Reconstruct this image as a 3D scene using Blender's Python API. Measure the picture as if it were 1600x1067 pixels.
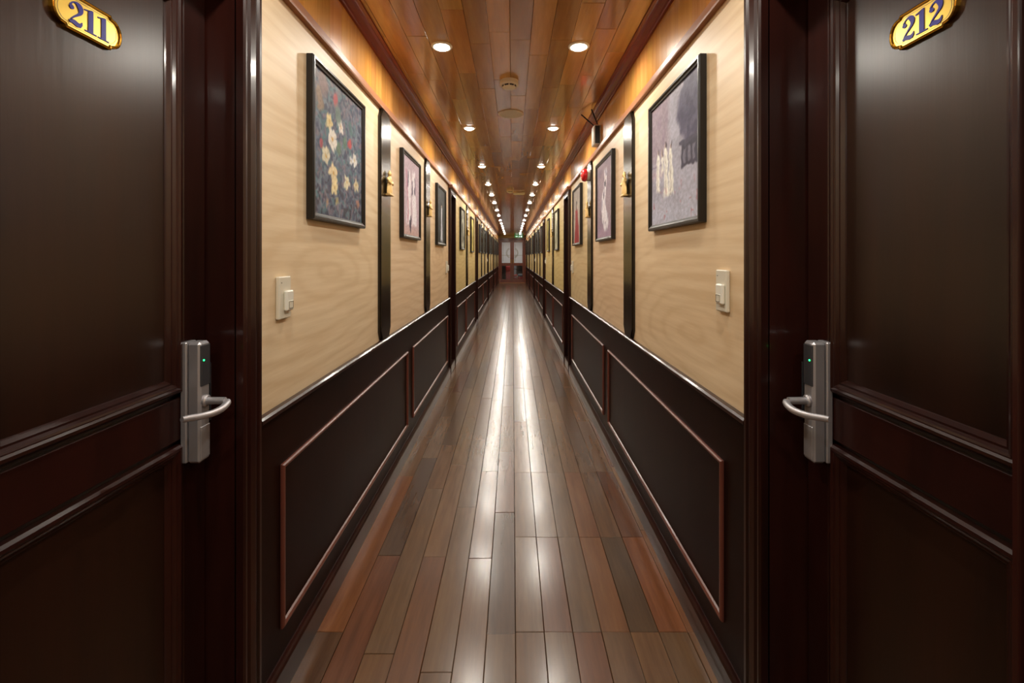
import bpy, bmesh, math, random
import numpy as np
from mathutils import Vector, Matrix

random.seed(7)
for o in list(bpy.data.objects):
    bpy.data.objects.remove(o, do_unlink=True)
scene = bpy.context.scene
C = scene.collection

# ------------------------------------------------------------------ camera
CAM_Z = 1.345
cam_data = bpy.data.cameras.new('camera')
cam_data.sensor_width = 36.0
cam_data.lens = 700 / 1600 * 36.0
cam_data.shift_y = -(533.5 - 401.5) / 1600
cam_data.shift_x = -1.0 / 1600
cam_data.clip_start = 0.02
cam = bpy.data.objects.new('camera', cam_data)
cam.location = (0, 0, CAM_Z)
cam.rotation_euler = (math.pi / 2, 0, 0)
C.objects.link(cam)
scene.camera = cam

# ------------------------------------------------------------------ world, exposure
world = bpy.data.worlds.new('world')
scene.world = world
world.use_nodes = True
world.node_tree.nodes['Background'].inputs[0].default_value = (0.9, 0.95, 1.0, 1)
world.node_tree.nodes['Background'].inputs[1].default_value = 0.05
scene.view_settings.view_transform = 'Standard'
scene.view_settings.look = 'None'
scene.view_settings.gamma = 1.0
scene.view_settings.use_curve_mapping = False
scene.view_settings.exposure = 0.15
scene.cycles.caustics_reflective = False
scene.cycles.caustics_refractive = False
scene.cycles.sample_clamp_indirect = 4.0
LAMP_W = 23.0            # watts of one ceiling downlight
LAMP_COL = (1.0, 0.94, 0.83)

# ------------------------------------------------------------------ dimensions (metres; y = distance along the corridor)
WL, WR = 0.726, 0.674    # wall faces left / right of the camera line
CEIL = 2.46
Y_REAR, Y_END = -3.5, 23.0
LOBBY = 26.0
SIDE = {-1: WL, 1: WR}
RECESS = {-1: 0.076, 1: 0.099}
DOORS = {-1: [(0.499, 1.258, .086), (5.06, 5.56, .06), (8.66, 9.12, .06), (12.7, 13.2, .06), (16.2, 16.7, .06), (19.8, 20.3, .06)],
         1: [(0.499, 1.2635, .086), (5.18, 5.72, .06), (9.15, 9.65, .06), (13.4, 13.9, .06), (17.2, 17.7, .06), (20.4, 20.9, .06)]}
PILAST = {-1: [2.51, 3.76, 7.04, 10.35, 11.5, 14.7, 17.75, 18.8, 21.6],
          1: [2.561, 3.848, 7.40, 10.9, 12.2, 15.5, 19.0, 21.9]}
LIGHT_Y = [-2.13, -0.63, 0.87, 2.37, 3.87, 5.5, 6.85, 8.03, 9.2, 10.66, 12.06, 13.6, 14.9, 16.1, 17.3, 18.8, 20.2, 21.6]

# ------------------------------------------------------------------ helpers
def lin(c):
    c = np.asarray(c, dtype=float)
    return np.where(c <= 0.04045, c / 12.92, ((c + 0.055) / 1.055) ** 2.4)

def L255(r, g, b):
    v = lin(np.array([r, g, b]) / 255.0)
    return (float(v[0]), float(v[1]), float(v[2]), 1.0)

class MB:
    """collects vertices and faces"""
    def __init__(self):
        self.v = []; self.f = []; self.fc = []
    def add(self, vs, fs, col=None):
        b = len(self.v)
        self.v += [tuple(p) for p in vs]
        self.f += [tuple(b + i for i in f) for f in fs]
        self.fc += [col] * len(fs)
        return self
    def box(self, x0, x1, y0, y1, z0, z1, col=None):
        x0, x1 = sorted((x0, x1)); y0, y1 = sorted((y0, y1)); z0, z1 = sorted((z0, z1))
        vs = [(x0,y0,z0),(x1,y0,z0),(x1,y1,z0),(x0,y1,z0),(x0,y0,z1),(x1,y0,z1),(x1,y1,z1),(x0,y1,z1)]
        fs = [(0,3,2,1),(4,5,6,7),(0,1,5,4),(1,2,6,5),(2,3,7,6),(3,0,4,7)]
        return self.add(vs, fs, col)
    def cbox(self, x0, x1, y0, y1, z0, z1, c=0.003, col=None):
        """box with every edge chamfered"""
        x0, x1 = sorted((x0, x1)); y0, y1 = sorted((y0, y1)); z0, z1 = sorted((z0, z1))
        c = min(c, .45*(x1-x0), .45*(y1-y0), .45*(z1-z0))
        bm = bmesh.new()
        for sx in (0, 1):
            for sy in (0, 1):
                for sz in (0, 1):
                    X = (x0, x1)[sx]; Y = (y0, y1)[sy]; Z = (z0, z1)[sz]
                    ix = X + (c if sx == 0 else -c); iy = Y + (c if sy == 0 else -c); iz = Z + (c if sz == 0 else -c)
                    for p in ((X, iy, iz), (ix, Y, iz), (ix, iy, Z)):
                        bm.verts.new(p)
        bmesh.ops.convex_hull(bm, input=bm.verts)
        bmesh.ops.dissolve_limit(bm, angle_limit=0.01, verts=bm.verts, edges=bm.edges)
        bm.verts.index_update()
        self.add([v.co[:] for v in bm.verts], [[v.index for v in f.verts] for f in bm.faces], col)
        bm.free()
        return self
    def sweep(self, path, closed, profile, x=0.0, mp=None, col=None):
        """mitred sweep of a closed profile [(u, h)] along a 2-D path [(a, b)]; (a, b, h) -> (x + h, a, b)"""
        n = len(path); P = [Vector(p) for p in path]; vs = []
        mp = mp or (lambda a, b, h: (x + h, a, b))
        def nrm(i, j):
            d = (P[j] - P[i]).normalized(); return Vector((-d.y, d.x))
        for i in range(n):
            if closed or 0 < i < n - 1:
                n1 = nrm((i - 1) % n, i); n2 = nrm(i, (i + 1) % n)
                m = (n1 + n2) / max(0.2, 1 + n1.dot(n2))
            elif i == 0: m = nrm(0, 1)
            else: m = nrm(n - 2, n - 1)
            for (u, h) in profile:
                q = P[i] + m * u
                vs.append(mp(q.x, q.y, h))
        k = len(profile); fs = []
        for i in range(n if closed else n - 1):
            j = (i + 1) % n
            for a in range(k):
                b = (a + 1) % k
                fs.append((i*k + a, i*k + b, j*k + b, j*k + a))
        if not closed:
            fs.append(tuple(range(k))); fs.append(tuple((n-1)*k + a for a in range(k)))
        return self.add(vs, fs, col)
    def prism(self, outline, h0, h1, mp, col=None):
        n = len(outline)
        vs = [mp(a, b, h0) for a, b in outline] + [mp(a, b, h1) for a, b in outline]
        fs = [tuple(range(n)), tuple(range(n, 2*n))] + [(i, (i+1) % n, n + (i+1) % n, n + i) for i in range(n)]
        return self.add(vs, fs, col)
    def tube(self, pts, radii, seg=10, col=None):
        P = [Vector(p) for p in pts]
        if not hasattr(radii, '__len__'): radii = [radii] * len(P)
        vs = []; up = Vector((0, 0, 1))
        for i, p in enumerate(P):
            t = (P[min(i+1, len(P)-1)] - P[max(i-1, 0)]).normalized()
            a = up if abs(t.dot(up)) < .95 else Vector((1, 0, 0))
            e1 = t.cross(a).normalized(); e2 = t.cross(e1)
            for k in range(seg):
                w = 2*math.pi*k/seg
                vs.append(p + (e1*math.cos(w) + e2*math.sin(w)) * radii[i])
        fs = []
        for i in range(len(P) - 1):
            for k in range(seg):
                k2 = (k + 1) % seg
                fs.append((i*seg + k, i*seg + k2, (i+1)*seg + k2, (i+1)*seg + k))
        fs.append(tuple(range(seg))); fs.append(tuple((len(P)-1)*seg + k for k in range(seg)))
        return self.add(vs, fs, col)
    def lathe(self, prof, axis='z', seg=24, sx=1, sy=1, cx=0, cy=0, cz=0, col=None):
        """profile [(r, t)] about an axis; t runs along it"""
        vs = []; k = len(prof)
        for (r, t) in prof:
            for i in range(seg):
                w = 2*math.pi*i/seg
                a, b = r*math.cos(w)*sx, r*math.sin(w)*sy
                vs.append({'z': (cx + a, cy + b, cz + t), 'x': (cx + t, cy + a, cz + b), 'y': (cx + a, cy + t, cz + b)}[axis])
        fs = []
        for j in range(k - 1):
            for i in range(seg):
                i2 = (i + 1) % seg
                fs.append((j*seg + i, j*seg + i2, (j+1)*seg + i2, (j+1)*seg + i))
        fs.append(tuple(range(seg))); fs.append(tuple((k-1)*seg + i for i in range(seg)))
        return self.add(vs, fs, col)
    def mesh(self, name, mat=None, smooth=False):
        me = bpy.data.meshes.new(name)
        me.from_pydata(self.v, [], self.f)
        bm = bmesh.new(); bm.from_mesh(me)
        bmesh.ops.recalc_face_normals(bm, faces=bm.faces)
        bm.to_mesh(me); bm.free()
        if any(c is not None for c in self.fc):
            at = me.color_attributes.new('Col', 'FLOAT_COLOR', 'CORNER')
            buf = []
            for p, c in zip(me.polygons, self.fc):
                buf += list(c or (1, 1, 1, 1)) * p.loop_total
            at.data.foreach_set('color', buf)
        if smooth:
            me.polygons.foreach_set('use_smooth', [True] * len(me.polygons))
            try: me.set_sharp_from_angle(angle=math.radians(35))
            except Exception: pass
        if mat: me.materials.append(mat)
        return me
    def build(self, name, mat=None, parent=None, loc=(0, 0, 0), rz=0, smooth=False, color=None):
        return link(name, self.mesh(name, mat, smooth), parent, loc, rz, color)

def link(name, data, parent=None, loc=(0, 0, 0), rz=0, color=None):
    o = bpy.data.objects.new(name, data)
    C.objects.link(o)
    o.location = loc; o.rotation_euler = (0, 0, rz)
    if parent is not None: o.parent = parent
    if color is not None: o.color = color
    return o

def tag(o, label=None, cat=None, group=None, kind=None):
    if label: o['label'] = label
    if cat: o['category'] = cat
    if group: o['group'] = group
    if kind: o['kind'] = kind
    return o

def empty(name, loc, rz=0):
    o = link(name, None, None, loc, rz)
    o.empty_display_size = 0.05
    return o

def copy_tree(o, parent=None):
    c = o.copy(); C.objects.link(c); c.parent = parent
    for ch in list(o.children):
        copy_tree(ch, c)
    return c

def wall_rz(s): return 0.0 if s < 0 else math.pi      # local x points out of the wall, local y to the viewer's right

# ------------------------------------------------------------------ materials
def new_mat(name):
    m = bpy.data.materials.new(name); m.use_nodes = True
    nt = m.node_tree; nt.nodes.clear()
    out = nt.nodes.new('ShaderNodeOutputMaterial')
    b = nt.nodes.new('ShaderNodeBsdfPrincipled')
    nt.links.new(b.outputs[0], out.inputs[0])
    return m, nt, b

def simple(name, col, rough=.5, metal=0., coat=0., emit=0., spec=.5, noise=0.):
    m, nt, b = new_mat(name)
    b.inputs['Base Color'].default_value = col
    b.inputs['Roughness'].default_value = rough
    b.inputs['Metallic'].default_value = metal
    b.inputs['Coat Weight'].default_value = coat
    b.inputs['Coat Roughness'].default_value = .08
    b.inputs['Specular IOR Level'].default_value = spec
    if emit:
        b.inputs['Emission Color'].default_value = col
        b.inputs['Emission Strength'].default_value = emit
    if noise:
        t = nt.nodes.new('ShaderNodeTexNoise'); t.inputs['Scale'].default_value = 60
        r = nt.nodes.new('ShaderNodeMapRange')
        r.inputs['To Min'].default_value = rough - noise; r.inputs['To Max'].default_value = rough + noise
        nt.links.new(t.outputs[0], r.inputs[0]); nt.links.new(r.outputs[0], b.inputs['Roughness'])
    return m

def wood(name, base, dark, grain=(1, 1, 1), rough=.3, coat=0., coat_rough=.08, amount=.5, source='plain', bump=.02, wave=None, spec=.5, broad=.35):
    """procedural wood: streaks stretched along one axis; colour may be multiplied by the object's or the vertex colour"""
    m, nt, b = new_mat(name); N = nt.nodes; K = nt.links
    tc = N.new('ShaderNodeTexCoord'); oi = N.new('ShaderNodeObjectInfo')
    off = N.new('ShaderNodeVectorMath'); off.operation = 'MULTIPLY_ADD'
    off.inputs[1].default_value = (13.7, 5.1, 9.3)
    K.new(oi.outputs['Random'], off.inputs[0]); K.new(tc.outputs['Object'], off.inputs[2])
    sc = N.new('ShaderNodeVectorMath'); sc.operation = 'MULTIPLY'; sc.inputs[1].default_value = grain
    K.new(off.outputs[0], sc.inputs[0])
    n1 = N.new('ShaderNodeTexNoise'); n1.inputs['Scale'].default_value = 1; n1.inputs['Detail'].default_value = 5; n1.inputs['Roughness'].default_value = .65
    K.new(sc.outputs[0], n1.inputs['Vector'])
    n2 = N.new('ShaderNodeTexNoise'); n2.inputs['Scale'].default_value = .12; n2.inputs['Detail'].default_value = 2
    K.new(sc.outputs[0], n2.inputs['Vector'])
    mx = N.new('ShaderNodeMath'); mx.operation = 'MULTIPLY_ADD'; mx.inputs[1].default_value = broad
    K.new(n2.outputs[0], mx.inputs[0]); K.new(n1.outputs[0], mx.inputs[2])
    last = mx.outputs[0]
    if wave:
        w = N.new('ShaderNodeTexWave'); w.wave_type = 'RINGS'; w.rings_direction = wave.get('dir', 'Y')
        w.inputs['Scale'].default_value = wave['scale']; w.inputs['Distortion'].default_value = wave['dist']
        w.inputs['Detail'].default_value = 2.5; w.inputs['Detail Scale'].default_value = wave.get('dscale', .6)
        s2 = N.new('ShaderNodeVectorMath'); s2.operation = 'MULTIPLY'; s2.inputs[1].default_value = wave['stretch']
        o2 = N.new('ShaderNodeVectorMath'); o2.operation = 'MULTIPLY_ADD'; o2.inputs[1].default_value = (0, .5, .9)
        K.new(oi.outputs['Random'], o2.inputs[0]); K.new(tc.outputs['Object'], o2.inputs[2])
        K.new(o2.outputs[0], s2.inputs[0]); K.new(s2.outputs[0], w.inputs['Vector'])
        pw = N.new('ShaderNodeMath'); pw.operation = 'POWER'; pw.inputs[1].default_value = 3.0; K.new(w.outputs[1], pw.inputs[0])
        ad = N.new('ShaderNodeMath'); ad.operation = 'MULTIPLY_ADD'; ad.inputs[1].default_value = wave['amt']
        K.new(pw.outputs[0], ad.inputs[0]); K.new(last, ad.inputs[2]); last = ad.outputs[0]
    mr = N.new('ShaderNodeMapRange'); mr.inputs['From Min'].default_value = .42; mr.inputs['From Max'].default_value = .92
    mr.inputs['To Max'].default_value = 1.0
    K.new(last, mr.inputs[0])
    am = N.new('ShaderNodeMath'); am.operation = 'MULTIPLY'; am.inputs[1].default_value = amount
    K.new(mr.outputs[0], am.inputs[0])
    mix = N.new('ShaderNodeMix'); mix.data_type = 'RGBA'
    mix.inputs[6].default_value = base; mix.inputs[7].default_value = dark
    K.new(am.outputs[0], mix.inputs[0])
    col = mix.outputs[2]
    if source != 'plain':
        mu = N.new('ShaderNodeMix'); mu.data_type = 'RGBA'; mu.blend_type = 'MULTIPLY'; mu.inputs[0].default_value = 1
        K.new(col, mu.inputs[6])
        if source == 'object': K.new(oi.outputs['Color'], mu.inputs[7])
        else:
            a = N.new('ShaderNodeVertexColor'); a.layer_name = 'Col'; K.new(a.outputs[0], mu.inputs[7])
        col = mu.outputs[2]
    K.new(col, b.inputs['Base Color'])
    b.inputs['Roughness'].default_value = rough
    b.inputs['Coat Weight'].default_value = coat; b.inputs['Coat Roughness'].default_value = coat_rough
    b.inputs['Specular IOR Level'].default_value = spec
    if bump:
        bp = N.new('ShaderNodeBump'); bp.inputs['Strength'].default_value = bump; bp.inputs['Distance'].default_value = .01
        K.new(n1.outputs[0], bp.inputs['Height']); K.new(bp.outputs[0], b.inputs['Normal'])
    return m

WHITE4 = (1, 1, 1, 1)
M = {}
M['lacquer'] = wood('dark_lacquered_mahogany', L255(50, 20, 15), L255(22, 8, 6), (9, 9, 1.2), .30, .35, .10, .9, bump=.006, spec=.3)
M['door_panel'] = wood('dark_lacquered_door_panel', L255(40, 18, 10), L255(18, 7, 4), (14, 14, .8), .29, .0, .2, .9, bump=.05, spec=.55)
M['wainscot'] = wood('dark_stained_wainscot', L255(38, 15, 8), L255(20, 7, 4), (9, 5, 1.2), .36, .0, .2, .9, bump=.006, spec=.06)
M['moulding'] = wood('reddish_moulding', L255(112, 62, 50), L255(70, 34, 26), (9, 9, 2), .3, .4, .12, .6, bump=.0)
M['pilaster'] = wood('black_brown_lacquer', L255(36, 26, 16), L255(18, 12, 7), (16, 16, .8), .24, .25, .08, .9, bump=0, spec=.3)
M['veneer'] = wood('pale_wood_veneer', L255(232, 214, 184), L255(198, 168, 128), (6, 1.6, 34), .5, .0, .2, .6, source='object', bump=.02,
                   wave=dict(dir='X', scale=5.0, dist=5.0, stretch=(1, .30, 1.0), amt=.17, dscale=.9), spec=.3)
M['frieze'] = wood('honey_frieze_wood', L255(228, 172, 96), L255(178, 112, 48), (22, 22, 1.4), .26, .35, .12, .7, source='object', bump=.01)
M['frieze_v'] = wood('honey_frieze_wood_far', L255(228, 172, 96), L255(178, 112, 48), (22, 22, 1.4), .26, .35, .12, .7, source='vertex', bump=.01)
M['ledge'] = wood('brown_ledge_moulding', L255(172, 116, 80), L255(130, 80, 52), (6, 1, 20), .42, .0, .12, .6, bump=0, spec=.35)
M['crown'] = wood('red_brown_crown', L255(140, 58, 38), L255(92, 34, 22), (10, 1.2, 14), .3, .12, .1, .7, bump=0, spec=.35)
CEIL_A, CEIL_B = L255(200, 154, 82), L255(148, 104, 48)
M['ceil'] = wood('varnished_ceiling_planks', CEIL_A, CEIL_B, (26, 2.2, 20), .2, .5, .1, .75, source='object', bump=.012)
M['ceil_v'] = wood('varnished_ceiling_planks_far', CEIL_A, CEIL_B, (26, 2.2, 20), .2, .5, .1, .75, source='vertex', bump=.012)
FL_A, FL_B = L255(114, 86, 60), L255(74, 51, 34)
M['floor'] = wood('worn_floor_planks', FL_A, FL_B, (30, 2.4, 20), .24, .3, .16, .8, source='object', bump=.03)
M['floor_v'] = wood('worn_floor_planks_far', FL_A, FL_B, (30, 2.4, 20), .24, .3, .16, .8, source='vertex', bump=.03)
M['gap'] = simple('dark_gap', L255(16, 11, 8), .9, spec=.1)
M['steel'] = simple('brushed_nickel', L255(186, 184, 188), .42, .75, noise=.06)
M['steel_dark'] = simple('dark_reader_panel', L255(70, 70, 74), .25, .3)
M['led'] = simple('green_led', L255(30, 255, 110), .4, emit=6)
M['gold'] = simple('polished_brass', L255(238, 206, 104), .28, .9)
M['gold_rim'] = simple('brass_rim', L255(206, 158, 60), .2, 1.0)
M['blue'] = simple('blue_enamel', L255(28, 26, 120), .35)
M['figure'] = simple('gilded_carved_wood', L255(236, 200, 132), .4, .15, noise=.1)
M['frame'] = wood('black_frame', L255(32, 27, 22), L255(18, 14, 11), (8, 8, 8), .38, .0, .1, .7, bump=0, spec=.3)
M['plastic'] = simple('white_plastic', L255(226, 224, 212), .35)
M['plastic2'] = simple('ivory_plastic', L255(214, 208, 190), .4)
M['black'] = simple('black_plastic', L255(22, 22, 26), .35)
M['slot'] = simple('dark_slot', L255(30, 28, 34), .6)
M['red'] = simple('red_plastic', L255(206, 26, 34), .25, coat=.5)
M['rim'] = simple('satin_white_rim', L255(225, 220, 205), .3)
M['lens'] = simple('lamp_lens', (1.0, .95, .86, 1), .4, emit=20)
M['grey_disc'] = simple('grey_grille', L255(196, 196, 184), .5)
M['cream'] = simple('cream_wall', L255(226, 212, 170), .6)
M['teak'] = wood('reddish_door_wood', L255(122, 58, 34), L255(70, 28, 16), (12, 12, 1.5), .3, .3, .12, .7, bump=0)
M['frost'] = simple('frosted_glass', L255(205, 210, 222), .35, spec=.6)
M['etch'] = simple('etched_gold_line', L255(120, 112, 84), .4)
M['exit'] = simple('exit_green', L255(20, 150, 70), .4, emit=.5)
M['exit_white'] = simple('exit_white', (1, 1, 1, 1), .4, emit=1.0)
M['lobby'] = simple('lobby_dark_wall', L255(60, 44, 38), .6)
M['redcloth'] = simple('red_upholstery', L255(190, 34, 46), .6)
M['greycloth'] = simple('grey_upholstery', L255(150, 156, 168), .6)
def glass_mat():
    m, nt, b = new_mat('clear_glass')
    b.inputs['Transmission Weight'].default_value = 1; b.inputs['Roughness'].default_value = .02
    b.inputs['Base Color'].default_value = (.95, .97, .97, 1); b.inputs['IOR'].default_value = 1.45
    return m
M['glass'] = glass_mat()
def paint_mat():
    m, nt, b = new_mat('oil_paint')
    a = nt.nodes.new('ShaderNodeVertexColor'); a.layer_name = 'Col'
    nt.links.new(a.outputs[0], b.inputs['Base Color'])
    b.inputs['Roughness'].default_value = .6; b.inputs['Specular IOR Level'].default_value = .2
    t = nt.nodes.new('ShaderNodeTexNoise'); t.inputs['Scale'].default_value = 120
    tc = nt.nodes.new('ShaderNodeTexCoord'); nt.links.new(tc.outputs['Object'], t.inputs['Vector'])
    bp = nt.nodes.new('ShaderNodeBump'); bp.inputs['Strength'].default_value = .25; bp.inputs['Distance'].default_value = .003
    nt.links.new(t.outputs[0], bp.inputs['Height']); nt.links.new(bp.outputs[0], b.inputs['Normal'])
    return m
M['paint'] = paint_mat()

# ------------------------------------------------------------------ floor
def chamfer_plank(wd, ln, th, c, up=True, tilt=0.0):
    """plank with chamfered show face; show face at z = 0 (up) or hanging down"""
    sgn = 1 if up else -1
    x, y = wd/2, ln/2
    v = [(-x+c, -y+c, tilt*-x), (x-c, -y+c, tilt*x), (x-c, y-c, tilt*x), (-x+c, y-c, tilt*-x),
         (-x, -y, -c*sgn), (x, -y, -c*sgn), (x, y, -c*sgn), (-x, y, -c*sgn),
         (-x, -y, -th*sgn), (x, -y, -th*sgn), (x, y, -th*sgn), (-x, y, -th*sgn)]
    f = [(0,1,2,3)] + [(i, (i+1) % 4, 4 + (i+1) % 4, 4+i) for i in range(4)] + [(4+i, 4+(i+1) % 4, 8+(i+1) % 4, 8+i) for i in range(4)] + [(8,9,10,11)]
    return v, f

floor = MB().box(-WL - .16, WR + .16, Y_REAR - .1, LOBBY, -.12, -.021).build('floor', M['gap'])
tag(floor, 'worn brown wooden plank floor running down the corridor', 'floor', kind='structure')
PW = .103
cols = [(.010 + PW*k, .010 + PW*(k+1)) for k in range(-7, 7)]
FLOOR_PAL = [((.95,.93,.9), 6), ((1.0,.9,.8), 5), ((.78,.74,.72), 4), ((1.05,.78,.66), 4), ((.88,.62,.55), 3), ((.62,.56,.54), 2), ((1.1,1.02,.9), 3)]
def pick(pal):
    t = random.uniform(0, sum(w for _, w in pal))
    for c, w in pal:
        t -= w
        if t <= 0: break
    k = random.uniform(.9, 1.1)
    return (c[0]*k, c[1]*k, c[2]*k, 1)
HAND = {  # joints read off the photograph near the camera: column -> distances
    0: [1.608, 2.152, 2.798], 1: [1.608, 2.152, 2.798], 2: [1.608, 2.152, 2.798], 3: [1.608, 2.152, 2.798], 4: [1.608, 2.152, 2.798], 5: [1.608, 2.152], 6: [1.608],
    -1: [1.6, 2.36, 3.1], -2: [2.0, 2.81], -3: [2.41, 3.3], -4: [2.01, 2.9], -5: [1.52, 2.6], -6: [2.02, 3.0], -7: [1.608, 2.75]}
SPECIAL = {(4, 1.608): (.58,.57,.54,1), (5, 1.608): (1.35,.86,.58,1), (6, 1.608): (1.2,.85,.6,1), (-7, 1.608): (1.3,.88,.6,1), (-7, -9): (.7,.6,.55,1), (-6, -9): (.95,.62,.5,1), (-6, 2.02): (.6,.55,.55,1), (3, 1.608): (1.1,.84,.68,1)}
def lay(cols, lo, hi, split, y_start, name, parent, z, up, mat, mat_v, pal, th, hand=None, special=None, lens=(.55, .95), gap=.0014):
    far = MB(); nobj = 0
    cache = {}
    for ci, (a, b) in enumerate(cols):
        k = ci - 7
        a2, b2 = max(a, lo), min(b, hi)
        if b2 - a2 < .012: continue
        js = list((hand or {}).get(k, []))
        y = js[-1] if js else 1.0 + random.uniform(0, .7)
        if not js: js = [y]
        while y < Y_END:
            y += round(random.uniform(*lens), 1) + random.choice((0, .03, .06)); js.append(y)
        y = js[0]; pre = []
        while y > Y_REAR:
            y -= random.uniform(.7, 1.1); pre.append(y)
        js = sorted(pre) + js
        for y0, y1 in zip(js[:-1], js[1:]):
            y0, y1 = max(y0, Y_REAR), min(y1, Y_END)
            if y1 - y0 < .05: continue
            c = pick(pal)
            key = (k, round(y0, 3))
            if special:
                if key in special: c = special[key]
                elif y0 < 1.3 and y1 > 1.3 and (k, -9) in special: c = special[(k, -9)]
            wd, ln = b2 - a2 - gap, y1 - y0 - gap
            if y1 > y_start and y0 < split:
                ck = (round(wd, 4), round(ln, 3), random.choice((0, 1, 2)))
                if ck not in cache:
                    v, f = chamfer_plank(wd, ln, th, .0016, up, (-.006, 0, .006)[ck[2]])
                    cache[ck] = MB().add(v, f).mesh(name, mat)
                link(name, cache[ck], parent, ((a2+b2)/2, (y0+y1)/2, z + random.uniform(-.0006, .0006)), 0, c); nobj += 1
            else:
                v, f = chamfer_plank(wd, ln, th, .0016, up, random.choice((-.005, 0, .005)))
                ox, oy = (a2+b2)/2, (y0+y1)/2
                far.add([(p[0]+ox, p[1]+oy, p[2]+z) for p in v], f, c)
    o = far.build(name + '_run', mat_v, parent)
    o['kind'] = 'stuff'
    return nobj
lay(cols, -WL + .015, WR - .015, 8.2, 1.0, 'floor_plank', floor, 0.0, True, M['floor'], M['floor_v'], FLOOR_PAL, .02, HAND, SPECIAL, (.5, .95))

# ------------------------------------------------------------------ ceiling
ceiling = MB().box(-WL - .16, WR + .16, Y_REAR - .1, LOBBY, CEIL + .013, CEIL + .12).build('ceiling', M['gap'])
tag(ceiling, 'varnished honey-brown plank ceiling with rows of downlights', 'ceiling', kind='structure')
CW = .105
ccols = [(-.013 + CW*k, -.013 + CW*(k+1)) for k in range(-7, 7)]
CEIL_PAL = [((1,1,1), 5), ((.85,.8,.75), 4), ((1.12,1.05,.95), 4), ((.72,.64,.58), 3), ((1.05,.9,.75), 4), ((.95,.8,.72), 3)]
lay(ccols, -WL + .01, WR - .01, 6.6, 1.2, 'ceiling_plank', ceiling, CEIL, False, M['ceil'], M['ceil_v'], CEIL_PAL, .012, None, None, (.5, 1.0), .0012)

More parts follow.
